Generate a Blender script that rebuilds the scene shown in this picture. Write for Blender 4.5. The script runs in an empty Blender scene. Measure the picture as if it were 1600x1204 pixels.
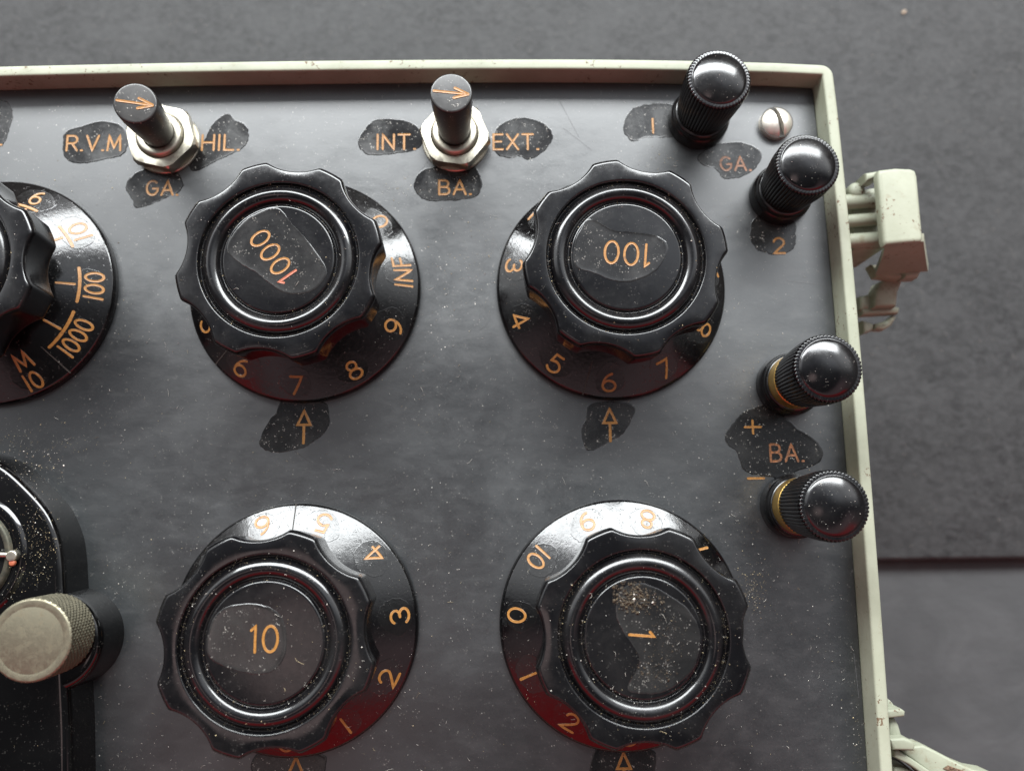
import bpy, math, random
import numpy as np
from mathutils import Vector, Matrix, Euler

random.seed(11)
rng = np.random.default_rng(5)
PI = math.pi
MM = 0.001            # everything below is written in millimetres
scene = bpy.context.scene
COL = scene.collection

# ------------------------------------------------------------------ camera
CAM = np.array([38.7614, -43.487, 152.0455])
CROT = (0.1551, -0.0131, -0.0115)
FPX = 1214.6          # focal length in pixels of the 1600 px wide photograph
cd = bpy.data.cameras.new('camera')
cd.sensor_width = 36.0
cd.lens = 36.0 * FPX / 1600.0
cd.clip_start = 0.005
cd.clip_end = 20.0
cd.dof.use_dof = True
cd.dof.focus_distance = 0.141
cd.dof.aperture_fstop = 15.0
cam = bpy.data.objects.new('camera', cd)
cam.location = tuple(CAM * MM)
cam.rotation_euler = CROT
COL.objects.link(cam)
scene.camera = cam
CM = np.array(Euler(CROT, 'XYZ').to_matrix())


def at(px, py, z=0.0):
    """point (mm) of the horizontal plane at height z seen at a pixel of the photograph"""
    d = CM @ np.array([(px - 800) / FPX, -(py - 602) / FPX, -1.0])
    t = (z - CAM[2]) / d[2]
    return CAM + t * d


# ------------------------------------------------------------------ world
world = bpy.data.worlds.new('World')
scene.world = world
world.use_nodes = True
wt = world.node_tree
wt.nodes.clear()


def wn(kind, **kw):
    n = wt.nodes.new(kind)
    for k, v in kw.items():
        setattr(n, k, v)
    return n


def wmath(op, a, b=None, clamp=False):
    n = wn('ShaderNodeMath', operation=op, use_clamp=clamp)
    for i, v in enumerate((a, b)):
        if v is None:
            continue
        if isinstance(v, (int, float)):
            n.inputs[i].default_value = v
        else:
            wt.links.new(v, n.inputs[i])
    return n.outputs[0]


def wmap(v, a, b, smooth=True):
    n = wn('ShaderNodeMapRange', interpolation_type='SMOOTHSTEP' if smooth else 'LINEAR')
    wt.links.new(v, n.inputs['Value'])
    n.inputs['From Min'].default_value = a
    n.inputs['From Max'].default_value = b
    return n.outputs['Result']


def wramp(v, stops, interp='EASE'):
    n = wn('ShaderNodeValToRGB')
    n.color_ramp.interpolation = interp
    els = n.color_ramp.elements
    while len(els) < len(stops):
        els.new(0.5)
    for e, (p, c) in zip(els, stops):
        e.position = p
        e.color = (*c, 1)
    wt.links.new(v, n.inputs[0])
    return n.outputs[0]


def wmix(f, a, b):
    n = wn('ShaderNodeMix', data_type='RGBA')
    for v, s in ((f, n.inputs[0]), (a, n.inputs[6]), (b, n.inputs[7])):
        if isinstance(v, tuple):
            s.default_value = (*v, 1)
        elif isinstance(v, (int, float)):
            s.default_value = v
        else:
            wt.links.new(v, s)
    return n.outputs[2]


geo = wn('ShaderNodeTexCoord')
sep = wn('ShaderNodeSeparateXYZ')
wt.links.new(geo.outputs['Generated'], sep.inputs[0])
dx, dy, dz = sep.outputs
WORLD_STRENGTH = 1.0
# room towards the window (+Y): dim sill, bright sky through the glass, then a pale ceiling getting darker overhead
front = wramp(dz, [(0.0, (.12, .10, .09)), (0.36, (.25, .21, .19)), (0.48, (3.2, 3.25, 3.3)), (0.70, (2.5, 2.57, 2.66)),
                   (0.82, (.80, .82, .87)), (0.93, (.42, .44, .49)), (1.0, (.16, .165, .18))])
side = wramp(dz, [(0.0, (.10, .09, .09)), (0.35, (.12, .12, .125)), (0.74, (.13, .13, .14)), (0.86, (.13, .13, .14)), (0.95, (.15, .15, .165)), (1.0, (.16, .165, .18))])
back = wramp(dz, [(0.0, (.10, .08, .08)), (0.5, (.36, .27, .27)), (0.66, (.80, .55, .58)), (0.73, (.62, .44, .46)), (0.80, (.05, .045, .045)), (1.0, (.12, .12, .13))])
# the right-hand half of the bright ceiling is nearer the glass
bright = wmix(wmath('MULTIPLY', wmap(dx, -0.20, 0.35), wmap(dz, 0.74, 0.82)), front, wramp(dz, [(0.0, (.1, .1, .1)), (0.74, (2.4, 2.47, 2.56)), (0.90, (1.75, 1.84, 1.98)), (0.965, (.8, .85, .93)), (1.0, (.16, .165, .18))]))
c1 = wmix(wmap(dy, -0.05, 0.35), side, bright)
c2 = wmix(wmap(dy, -0.05, -0.35), c1, back)
# the red clothing of whoever stands on the near side
red_m = wmath('MULTIPLY', wmap(dy, -0.38, -0.50), wmath('MULTIPLY', wmap(dz, 0.58, 0.53), wmap(dz, 0.20, 0.34)))
c3 = wmix(red_m, c2, (1.5, .075, .09))
# warm skin of a hand near the lens
hx = wmath('ADD', dx, 0.205)
hy = wmath('ADD', dy, 0.17)
hd = wmath('SQRT', wmath('ADD', wmath('MULTIPLY', hx, hx), wmath('MULTIPLY', hy, hy)))
hand_m = wmath('MULTIPLY', wmap(hd, 0.15, 0.09), wmap(dz, 0.3, 0.5))
c4 = wmix(hand_m, c3, (1.9, 1.45, 1.40))
bg = wn('ShaderNodeBackground')
bg.inputs['Strength'].default_value = WORLD_STRENGTH
wt.links.new(c4, bg.inputs['Color'])
wo = wn('ShaderNodeOutputWorld')
wt.links.new(bg.outputs[0], wo.inputs['Surface'])

# ------------------------------------------------------------------ window light
ld = bpy.data.lights.new('window_light', 'AREA')
ld.shape = 'RECTANGLE'
ld.size = 1.9
ld.size_y = 0.36
ld.energy = 66.0
ld.color = (0.955, 0.99, 1.0)
lo = bpy.data.objects.new('window_light', ld)
EL = math.radians(41)
LD = 1.15
lo.location = (0.03, LD * math.cos(EL), LD * math.sin(EL))
lo.rotation_euler = (Vector((0.03, -0.02, 0)) - Vector(lo.location)).to_track_quat('-Z', 'Y').to_euler()
COL.objects.link(lo)

# ------------------------------------------------------------------ view
scene.view_settings.view_transform = 'Standard'
scene.view_settings.look = 'None'
scene.view_settings.gamma = 1.0
scene.view_settings.exposure = 0.0
scene.view_settings.use_curve_mapping = False
scene.render.engine = 'CYCLES'
scene.cycles.use_denoising = True
scene.cycles.sample_clamp_indirect = 4.0


# ------------------------------------------------------------------ materials
class Mat:
    def __init__(self, name):
        self.m = bpy.data.materials.new(name)
        self.m.use_nodes = True
        self.t = self.m.node_tree
        self.b = self.t.nodes['Principled BSDF']
        self.co = self.t.nodes.new('ShaderNodeTexCoord')
        mp = self.t.nodes.new('ShaderNodeMapping')
        mp.inputs['Scale'].default_value = (1000, 1000, 1000)
        self.t.links.new(self.co.outputs['Object'], mp.inputs['Vector'])
        self.vec = mp.outputs[0]

    def put(self, sock, v):
        s = self.b.inputs[sock] if isinstance(sock, str) else sock
        if isinstance(v, (int, float)):
            s.default_value = v
        elif isinstance(v, tuple):
            s.default_value = (*v, 1) if len(v) == 3 else v
        else:
            self.t.links.new(v, s)

    def stretch(self, sc, rot=(0, 0, 0)):
        n = self.t.nodes.new('ShaderNodeMapping')
        n.inputs['Scale'].default_value = sc
        n.inputs['Rotation'].default_value = rot
        self.t.links.new(self.vec, n.inputs['Vector'])
        return n.outputs[0]

    def noise(self, scale, detail=3.0, rough=0.55, vec=None, dist=0.0):
        n = self.t.nodes.new('ShaderNodeTexNoise')
        n.inputs['Scale'].default_value = scale
        n.inputs['Detail'].default_value = detail
        n.inputs['Roughness'].default_value = rough
        n.inputs['Distortion'].default_value = dist
        self.t.links.new(vec or self.vec, n.inputs['Vector'])
        return n.outputs[0]

    def voro(self, scale, vec=None, feature='F1'):
        n = self.t.nodes.new('ShaderNodeTexVoronoi')
        n.feature = feature
        n.inputs['Scale'].default_value = scale
        self.t.links.new(vec or self.vec, n.inputs['Vector'])
        return n.outputs

    def mapr(self, v, a, b, c=0.0, d=1.0):
        n = self.t.nodes.new('ShaderNodeMapRange')
        self.t.links.new(v, n.inputs['Value'])
        for k, x in (('From Min', a), ('From Max', b), ('To Min', c), ('To Max', d)):
            n.inputs[k].default_value = x
        return n.outputs[0]

    def mul(self, a, b, op='MULTIPLY'):
        n = self.t.nodes.new('ShaderNodeMath')
        n.operation = op
        for i, v in enumerate((a, b)):
            if isinstance(v, (int, float)):
                n.inputs[i].default_value = v
            else:
                self.t.links.new(v, n.inputs[i])
        return n.outputs[0]

    def mix(self, f, a, b):
        n = self.t.nodes.new('ShaderNodeMix')
        n.data_type = 'RGBA'
        self.put(n.inputs[0], f)
        self.put(n.inputs[6], a)
        self.put(n.inputs[7], b)
        return n.outputs[2]

    def bump(self, h, strength, dist):
        n = self.t.nodes.new('ShaderNodeBump')
        n.inputs['Strength'].default_value = strength
        n.inputs['Distance'].default_value = dist * MM
        self.t.links.new(h, n.inputs['Height'])
        self.put('Normal', n.outputs[0])

    def specks(self, scale, thr, gate=None):
        """mask of tiny irregular specks"""
        d = self.voro(scale)[0]
        k = self.mapr(d, thr, thr * 0.6)
        n = self.mapr(self.noise(scale * 0.35, 2.0), 0.55, 0.66)
        k = self.mul(k, n)
        if gate is not None:
            k = self.mul(k, gate)
        return k


def black_plastic(name, base, r0, r1, dust=0.5, haze=0.0, bump=0.02, spec=0.5, film=(.17, .165, .155)):
    m = Mat(name)
    cloud = m.noise(0.11, 5.0, 0.62, dist=0.6)
    fine = m.noise(1.4, 4.0, 0.6)
    col = m.mix(m.mul(m.mapr(cloud, 0.42, 0.72), haze), base, film)
    sp = m.specks(2.6, 0.36)
    sp2 = m.specks(1.3, 0.2)
    col = m.mix(m.mul(m.mul(sp, sp2, 'MAXIMUM'), dust), col, (.42, .40, .36))
    m.put('Base Color', col)
    rr = m.mul(m.mapr(cloud, 0.3, 0.7, r0, r1), m.mapr(fine, 0.3, 0.75, -0.02, 0.05), 'ADD')
    m.put('Roughness', rr)
    m.put('Specular IOR Level', spec)
    m.bump(m.mul(fine, sp, 'ADD'), bump, 0.1)
    return m.m


def make_panel():
    m = Mat('ebonite_panel')
    cloud = m.noise(0.035, 5.0, 0.6, dist=0.8)
    wipe = m.noise(0.5, 5.0, 0.6, vec=m.stretch((.35, .8, 1), (0, 0, 0.5)), dist=0.6)
    wipe2 = m.noise(0.6, 5.0, 0.6, vec=m.stretch((.8, .25, 1), (0, 0, 0.1)), dist=0.5)
    fine = m.noise(2.2, 5.0, 0.7)
    base = m.mix(m.mapr(cloud, 0.38, 0.64), (.004, .0052, .0060), (.009, .0112, .0122))
    base = m.mix(m.mul(m.mapr(m.noise(0.30, 6.0, 0.7, dist=1.2), 0.52, 0.72), 0.32), base, (.015, .0175, .017))
    base = m.mix(m.mul(m.mapr(wipe, 0.52, 0.75), 0.25), base, (.026, .027, .027))
    base = m.mix(m.mul(m.mapr(wipe2, 0.55, 0.78), 0.30), base, (.004, .004, .005))
    pits = m.voro(0.22)[0]
    base = m.mix(m.mul(m.mapr(pits, 0.10, 0.05), 0.8), base, (.006, .006, .007))
    gate = m.mapr(m.noise(0.05, 3.0), 0.40, 0.62, 0.25, 1.0)
    sp = m.specks(2.1, 0.33, gate)
    sp2 = m.specks(0.9, 0.13, gate)
    base = m.mix(m.mul(m.mul(sp, 0.22), sp2, 'MAXIMUM'), base, (.40, .38, .34))
    m.put('Base Color', base)
    r = m.mul(m.mapr(cloud, 0.3, 0.7, 0.33, 0.47), m.mapr(wipe, 0.3, 0.7, -0.03, 0.04), 'ADD')
    m.put('Roughness', m.mul(r, m.mapr(fine, 0.3, 0.7, -0.03, 0.03), 'ADD'))
    m.put('Specular IOR Level', 1.0)
    m.put('IOR', 1.56)
    m.bump(m.mul(m.mul(fine, m.mul(wipe2, 0.3), 'ADD'), m.mul(sp, 1.2), 'ADD'), 0.09, 0.1)
    return m.m


def make_paint(name='pale_green_enamel', g0=0.60, g1=0.74):
    m = Mat(name)
    n1 = m.noise(0.12, 4.0)
    n2 = m.noise(1.1, 5.0, 0.65)
    col = m.mix(m.mapr(n1, 0.35, 0.7), (.25, .262, .20), (.205, .215, .16))
    grime = m.mapr(m.noise(0.45, 5.0, 0.7, dist=0.5), g0, g1)
    col = m.mix(m.mul(grime, 0.55), col, (.15, .115, .065))
    chip = m.mapr(m.mul(n2, m.mapr(m.noise(0.10, 2.0), 0.4, 0.65, -0.12, 0.05), 'ADD'), 0.618, 0.645)
    col = m.mix(chip, col, (.10, .065, .038))
    m.put('Base Color', col)
    m.put('Specular IOR Level', 0.35)
    m.put('Roughness', m.mapr(n2, 0.3, 0.7, 0.45, 0.62))
    m.bump(m.mul(n2, m.mul(chip, -0.8), 'ADD'), 0.25, 0.12)
    return m.m


def make_metal(name, col, r0, r1, dirt=(.10, .075, .045), amt=0.5, sc=0.6):
    m = Mat(name)
    n1 = m.noise(sc, 5.0, 0.65, dist=0.4)
    n2 = m.noise(sc * 6, 4.0, 0.6)
    k = m.mul(m.mapr(n1, 0.48, 0.75), amt)
    m.put('Base Color', m.mix(k, col, dirt))
    m.put('Metallic', m.mapr(k, 0.0, 1.0, 1.0, 0.2))
    m.put('Roughness', m.mapr(n2, 0.3, 0.7, r0, r1))
    m.bump(n2, 0.12, 0.08)
    return m.m


def make_orange():
    m = Mat('orange_engraving_paint')
    n = m.noise(2.4, 4.0, 0.65)
    n3 = m.noise(0.9, 3.0, 0.65)
    c = m.mix(m.mapr(n, 0.32, 0.62), (.185, .076, .011), (.275, .130, .030))
    c = m.mix(m.mul(m.mapr(n3, 0.60, 0.72), 0.75), c, (.09, .045, .02))
    m.put('Base Color', c)
    m.put('Roughness', 0.42)
    m.bump(n, 0.2, 0.08)
    return m.m


def make_worn():
    m = Mat('worn_orange_paint')
    n = m.noise(3.0, 4.0, 0.7)
    m.put('Base Color', m.mix(m.mapr(n, 0.40, 0.60), (.075, .030, .012), (.26, .100, .036)))
    m.put('Roughness', 0.45)
    m.bump(n, 0.3, 0.08)
    return m.m


def make_red():
    m = Mat('faded_red_engraving_and_glint')
    n = m.noise(2.4, 4.0, 0.65)
    m.put('Base Color', m.mix(m.mapr(n, 0.35, 0.6), (.22, .050, .024), (.32, .095, .045)))
    m.put('Roughness', 0.45)
    return m.m


def make_cloth(name, lo_c, hi_c, sc, ang, rough=0.85, spec=0.35):
    m = Mat(name)
    big = m.noise(0.02 * sc, 4.0, 0.6)
    v = m.stretch((.8, 1.15, 1), (0, 0, ang))
    mid = m.noise(0.16 * sc, 5.0, 0.62, vec=v, dist=0.8)
    fine = m.noise(0.9 * sc, 4.0, 0.6, vec=v)
    c = m.mix(m.mapr(mid, 0.36, 0.66), lo_c, hi_c)
    c = m.mix(m.mul(m.mapr(big, 0.4, 0.7), 0.4), c, tuple(x * 1.35 for x in hi_c))
    sp = m.specks(0.30 * sc, 0.14)
    c = m.mix(m.mul(sp, 0.6), c, (.30, .25, .20))
    m.put('Base Color', c)
    m.put('Roughness', rough)
    m.put('Specular IOR Level', spec)
    m.bump(m.mul(m.mul(mid, 0.6), m.mul(fine, 0.7), 'ADD'), 0.35, 0.9)
    return m.m


def make_dirt(name, a, b):
    m = Mat(name)
    n = m.noise(1.6, 5.0, 0.65)
    v = m.voro(2.2)[0]
    m.put('Base Color', m.mix(m.mapr(n, 0.35, 0.68), a, b))
    m.put('Roughness', 0.8)
    m.bump(m.mul(n, m.mul(v, -0.6), 'ADD'), 0.9, 0.35)
    return m.m


def plain(name, col, rough=0.6, metal=0.0):
    m = Mat(name)
    n = m.noise(3.0, 3.0)
    m.put('Base Color', m.mix(m.mapr(n, 0.35, 0.65), tuple(c * 0.75 for c in col), col))
    m.put('Roughness', rough)
    m.put('Metallic', metal)
    return m.m


M = {
    'panel': make_panel(),
    'patch': black_plastic('oiled_ebonite', (.0065, .0065, .0065), 0.08, 0.36, dust=0.55, haze=0.05, bump=0.10, spec=0.45),
    'faint_patch': black_plastic('faded_oily_ebonite', (.007, .007, .007), 0.14, 0.38, dust=0.5, haze=0.05, bump=0.10, spec=0.50),
    'scuff': plain('pale_scuff', (.075, .075, .077), 0.6),
    'dial': black_plastic('black_bakelite', (.002, .002, .0022), 0.07, 0.19, dust=0.06, haze=0.008, bump=0.16, spec=0.42),
    'gloss': black_plastic('glossy_black_moulding', (.0015, .0015, .0016), 0.03, 0.08, dust=0.05, haze=0.004, bump=0.015, spec=0.40),
    'knob': black_plastic('polished_bakelite', (.0022, .0022, .0026), 0.08, 0.24, dust=0.05, haze=0.03, bump=0.05, spec=0.46),
    'film': black_plastic('lacquer_film', (.0026, .0026, .0026), 0.09, 0.23, dust=0.10, haze=0.015, bump=0.20, spec=0.42),
    'disc_film': black_plastic('dull_grey_film', (.0075, .0075, .0075), 0.12, 0.26, dust=0.25, haze=0.08, bump=0.10, spec=0.5),
    'lever': black_plastic('worn_black_plastic', (.013, .0125, .012), 0.24, 0.40, dust=0.6, haze=0.10, bump=0.08, spec=0.5),
    'paint': make_paint(),
    'nickel': make_metal('tarnished_nickel', (.43, .405, .335), 0.30, 0.44, dirt=(.20, .14, .08), amt=0.35, sc=0.30),
    'bright': make_metal('bright_screw_metal', (.80, .76, .68), 0.42, 0.55, dirt=(.34, .26, .17), amt=0.4, sc=0.35),
    'knurl': make_metal('dirty_knurled_metal', (.20, .185, .135), 0.44, 0.62, dirt=(.085, .07, .04), amt=0.9, sc=0.9),
    'rust': make_dirt('rusty_bare_patch', (.05, .028, .015), (.16, .10, .06)),
    'brass': make_metal('brass_collar', (.72, .47, .14), 0.28, 0.42, amt=0.35),
    'orange': make_orange(),
    'red': make_red(),
    'worn': make_worn(),
    'grimy': make_paint('grimy_green_enamel', 0.52, 0.66),
    'mat': make_cloth('dark_grey_board', (.006, .006, .0062), (.025, .025, .0255), 2.6, 0.45, 0.62, 0.34),
    'floor': make_cloth('mid_grey_board', (.034, .035, .036), (.052, .053, .054), 0.25, -0.6),
    'slot': plain('slot_and_gap_dark', (.02, .016, .012), 0.7),
    'dust_white': plain('pale_dust', (.55, .52, .46), 0.8),
    'dust_tan': plain('tan_dust', (.42, .34, .20), 0.8),
    'dust_brown': plain('brown_dirt', (.17, .125, .075), 0.9),
    'crust': make_dirt('brown_crust', (.016, .011, .006), (.065, .043, .021)),
    'grime': make_dirt('grey_grime', (.012, .011, .010), (.045, .041, .034)),
    'glass': black_plastic('smoked_meter_window', (.004, .004, .004), 0.03, 0.06, dust=0.4),
    'bezel': make_metal('dull_green_bezel', (.060, .060, .048), 0.5, 0.65, amt=0.6),
}


# ------------------------------------------------------------------ mesh builder
class MB:
    def __init__(self, mats):
        self.mats = mats if isinstance(mats, (list, tuple)) else [mats]
        self.v, self.f, self.mi = [], [], []

    def add(self, vs, fs, mi=0):
        o = len(self.v)
        self.v += [tuple(map(float, p)) for p in vs]
        self.f += [tuple(i + o for i in f) for f in fs]
        self.mi += [mi] * len(fs)

    def lathe(self, prof, n=96, c=(0, 0, 0), mi=0, rfun=None, axis=None):
        """profile of (r, z), walked from the axis on top outwards and down; rfun(theta, r, z) -> r"""
        c = np.array(c, float)
        vs, fs = [], []
        rows = []
        for r, z in prof:
            if r < 1e-6:
                rows.append([len(vs)])
                vs.append((0, 0, z))
            else:
                row = []
                for i in range(n):
                    t = 2 * PI * i / n
                    rr = rfun(t, r, z) if rfun else r
                    row.append(len(vs))
                    vs.append((rr * math.cos(t), rr * math.sin(t), z))
                rows.append(row)
        for a, b in zip(rows, rows[1:]):
            for i in range(n):
                j = (i + 1) % n
                if len(a) == 1 and len(b) == 1:
                    continue
                if len(a) == 1:
                    fs.append((a[0], b[i], b[j]))
                elif len(b) == 1:
                    fs.append((a[i], b[0], a[j]))
                else:
                    fs.append((a[i], b[i], b[j], a[j]))
        vs = np.array(vs)
        if axis is not None:
            q = Vector((0, 0, 1)).rotation_difference(Vector(axis))
            R = np.array(q.to_matrix())
            vs = vs @ R.T
        self.add(vs + c, fs, mi)

    def loops(self, loops, mi=0, cap_top=True, cap_bottom=True):
        """closed loops of equal length, from top to bottom, each counter-clockwise seen from above"""
        n = len(loops[0])
        vs = [p for L in loops for p in L]
        fs = []
        for k in range(len(loops) - 1):
            for i in range(n):
                j = (i + 1) % n
                fs.append((k * n + i, (k + 1) * n + i, (k + 1) * n + j, k * n + j))
        if cap_top:
            fs.append(tuple(range(n)))
        if cap_bottom:
            fs.append(tuple((len(loops) - 1) * n + i for i in reversed(range(n))))
        self.add(vs, fs, mi)

    def prism(self, poly, z1, z0, bev=0.4, mi=0, steps=4, zfun=None):
        poly = ccw(poly)
        L = []
        for k in range(steps + 1):
            a = PI / 2 * k / steps
            ins = bev * (1 - math.sin(a))
            z = z1 - bev * (1 - math.cos(a))
            q = inset(poly, ins)
            L.append([(x, y, z + (zfun(x, y) if zfun else 0)) for x, y in q])
        L.append([(x, y, z0 + (zfun(x, y) if zfun else 0)) for x, y in poly])
        self.loops(L, mi)

    def build(self, name, parent=None, label=None, angle=38):
        me = bpy.data.meshes.new(name)
        me.from_pydata([(x * MM, y * MM, z * MM) for x, y, z in self.v], [], self.f)
        for m in self.mats:
            me.materials.append(m)
        me.polygons.foreach_set('material_index', self.mi)
        me.validate()
        me.shade_smooth()
        me.set_sharp_from_angle(angle=math.radians(angle))
        me.update()
        o = bpy.data.objects.new(name, me)
        COL.objects.link(o)
        if parent is not None:
            o.parent = parent
        if label:
            o['label'] = label
        return o


def ccw(p):
    a = sum(p[i][0] * p[(i + 1) % len(p)][1] - p[(i + 1) % len(p)][0] * p[i][1] for i in range(len(p)))
    return [tuple(q[:2]) for q in (p if a > 0 else p[::-1])]


def inset(p, d):
    if abs(d) < 1e-9:
        return list(p)
    n = len(p)
    out = []
    for i in range(n):
        a, b, c = np.array(p[i - 1]), np.array(p[i]), np.array(p[(i + 1) % n])
        e1 = (b - a) / (np.linalg.norm(b - a) + 1e-9)
        e2 = (c - b) / (np.linalg.norm(c - b) + 1e-9)
        n1, n2 = np.array([-e1[1], e1[0]]), np.array([-e2[1], e2[0]])
        m = n1 + n2
        m /= max(np.linalg.norm(m), 1e-6)
        k = d / max(m.dot(n1), 0.35)
        out.append(tuple(b + m * k))
    return out


def fillet(pts, seg=5):
    """polyline of (r, z) or (r, z, radius) with rounded corners"""
    out = []
    for i, p in enumerate(pts):
        rad = p[2] if len(p) > 2 else 0
        if rad == 0 or i in (0, len(pts) - 1):
            out.append((p[0], p[1]))
            continue
        a, b, c = np.array(pts[i - 1][:2]), np.array(p[:2]), np.array(pts[i + 1][:2])
        u, w = a - b, c - b
        d = min(rad, np.linalg.norm(u) * 0.49, np.linalg.norm(w) * 0.49)
        s, e = b + u / np.linalg.norm(u) * d, b + w / np.linalg.norm(w) * d
        for k in range(seg + 1):
            t = k / seg
            q = (1 - t) ** 2 * s + 2 * t * (1 - t) * b + t * t * e
            out.append(tuple(q))
    return out


def smooth_closed(pts, sub=6):
    p = np.array([q[:2] for q in pts], float)
    n = len(p)
    out = []
    for i in range(n):
        a, b, c, d = p[i - 1], p[i], p[(i + 1) % n], p[(i + 2) % n]
        for k in range(sub):
            t = k / sub
            out.append(0.5 * ((2 * b) + (c - a) * t + (2 * a - 5 * b + 4 * c - d) * t * t + (3 * b - a - 3 * c + d) * t ** 3))
    return np.array(out)


def blob(mb, pts, hfun, mi, eps=0.02, jit=0.12, edge=0.0, sub=6):
    """thin film with an irregular outline lying on the surface z = hfun(x, y)"""
    q = smooth_closed(pts, sub)
    n = len(q)
    ph = rng.uniform(0, 6.28, 6)
    c = q.mean(0)
    ang = np.linspace(0, 2 * PI, n, endpoint=False)
    w = sum(np.sin(ang * k + f) for k, f in zip((5, 9, 13, 21, 34, 47), ph)) / 6
    d = q - c
    q = q + d / (np.linalg.norm(d, axis=1)[:, None] + 1e-6) * (w + rng.normal(0, 0.35, n))[:, None] * jit
    loops = []
    for s, e in ((1.0, eps), (0.985, eps + edge), (0.95, eps + edge * 0.5), (0.86, eps + edge * 0.15), (0.6, eps), (0.3, eps)):
        r = c + (q - c) * s
        loops.append([(x, y, hfun(x, y) + e) for x, y in r])
    vs = [p for L in loops for p in L]
    fs = []
    for k in range(len(loops) - 1):
        for i in range(n):
            j = (i + 1) % n
            fs.append((k * n + i, k * n + j, (k + 1) * n + j, (k + 1) * n + i))
    vs.append((c[0], c[1], hfun(*c) + eps))
    ci = len(vs) - 1
    k = len(loops) - 1
    for i in range(n):
        fs.append((k * n + i, k * n + (i + 1) % n, ci))
    mb.add(vs, fs, mi)


# ------------------------------------------------------------------ engraved lettering
def arc(cx, cy, rx, ry, a0, a1, n=14):
    return [(cx + rx * math.cos(math.radians(a0 + (a1 - a0) * i / n)), cy + ry * math.sin(math.radians(a0 + (a1 - a0) * i / n))) for i in range(n + 1)]


def oval(w, h=1.0):
    return arc(w / 2, h / 2, w / 2, h / 2, 90, 450, 28)


G = {   # glyph: (width, strokes) in a cell of height 1
    '0': (0.60, [oval(0.60)]),
    '1': (0.14, [[(0.07, 0), (0.07, 1)]]),
    'i': (0.24, [[(0.17, 0), (0.17, 1), (0.0, 0.84)]]),
    '2': (0.58, [arc(0.29, 0.71, 0.29, 0.29, 170, -20, 12) + [(0.50, 0.52), (0.0, 0.0), (0.60, 0.0)]]),
    '3': (0.56, [arc(0.26, 0.745, 0.27, 0.255, 160, -80, 12) + [(0.24, 0.50)] , [(0.24, 0.50)] + arc(0.27, 0.265, 0.29, 0.265, 80, -155, 14)]),
    '4': (0.64, [[(0.47, 0), (0.47, 1), (0.0, 0.28), (0.64, 0.28)]]),
    '5': (0.58, [[(0.52, 1), (0.10, 1), (0.05, 0.56)] + arc(0.28, 0.32, 0.30, 0.32, 125, -150, 16)]),
    '6': (0.58, [arc(0.29, 0.30, 0.29, 0.30, 90, 450, 22), arc(0.46, 0.36, 0.46, 0.64, 180, 98, 12)]),
    '7': (0.56, [[(0.0, 1), (0.56, 1), (0.16, 0)]]),
    '8': (0.58, [arc(0.29, 0.27, 0.29, 0.27, 90, 450, 22), arc(0.29, 0.765, 0.235, 0.235, -90, 270, 20)]),
    '9': (0.58, [arc(0.29, 0.70, 0.29, 0.30, 90, 450, 22), arc(0.12, 0.64, 0.46, 0.64, 0, -82, 12)]),
    'R': (0.58, [[(0, 0), (0, 1), (0.32, 1)] + arc(0.32, 0.745, 0.24, 0.255, 90, -90, 12) + [(0.0, 0.49)], [(0.28, 0.49), (0.58, 0)]]),
    'V': (0.66, [[(0, 1), (0.33, 0), (0.66, 1)]]),
    'M': (0.72, [[(0, 0), (0.06, 1), (0.36, 0.18), (0.66, 1), (0.72, 0)]]),
    'H': (0.60, [[(0, 0), (0, 1)], [(0.6, 0), (0.6, 1)], [(0, 0.5), (0.6, 0.5)]]),
    'I': (0.06, [[(0.03, 0), (0.03, 1)]]),
    'L': (0.46, [[(0, 1), (0, 0), (0.46, 0)]]),
    'G': (0.66, [arc(0.34, 0.5, 0.34, 0.5, 48, 340, 22) + [(0.66, 0.46), (0.38, 0.46)]]),
    'A': (0.68, [[(0, 0), (0.34, 1), (0.68, 0)], [(0.13, 0.34), (0.55, 0.34)]]),
    'B': (0.58, [[(0, 0), (0, 1), (0.30, 1)] + arc(0.30, 0.76, 0.22, 0.24, 90, -90, 10) + [(0.0, 0.52)], [(0.30, 0.52)] + arc(0.32, 0.26, 0.26, 0.26, 90, -90, 10) + [(0, 0)]]),
    'N': (0.58, [[(0, 0), (0, 1), (0.58, 0), (0.58, 1)]]),
    'T': (0.58, [[(0, 1), (0.58, 1)], [(0.29, 1), (0.29, 0)]]),
    'E': (0.50, [[(0.5, 1), (0, 1), (0, 0), (0.5, 0)], [(0, 0.52), (0.42, 0.52)]]),
    'X': (0.62, [[(0, 0), (0.62, 1)], [(0, 1), (0.62, 0)]]),
    'F': (0.50, [[(0.5, 1), (0, 1), (0, 0)], [(0, 0.52), (0.42, 0.52)]]),
    '.': (0.05, [[(0.0, 0.0), (0.05, 0.0)]]),
    '+': (0.70, [[(0, 0.5), (0.7, 0.5)], [(0.35, 0.13), (0.35, 0.87)]]),
    '-': (0.70, [[(0, 0.5), (0.7, 0.5)]]),
}


def text_strokes(s, h, width=None, gap=0.24):
    """strokes in mm centred on the origin"""
    x, st = 0.0, []
    for ch in s:
        w, ss = G[ch]
        for k in ss:
            st.append([(x + a, b) for a, b in k])
        x += w + gap
    x -= gap
    sx = (width / x) if width else h
    return [[((a - x / 2) * sx, (b - 0.5) * h) for a, b in k] for k in st]


_lift = [0]


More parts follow.
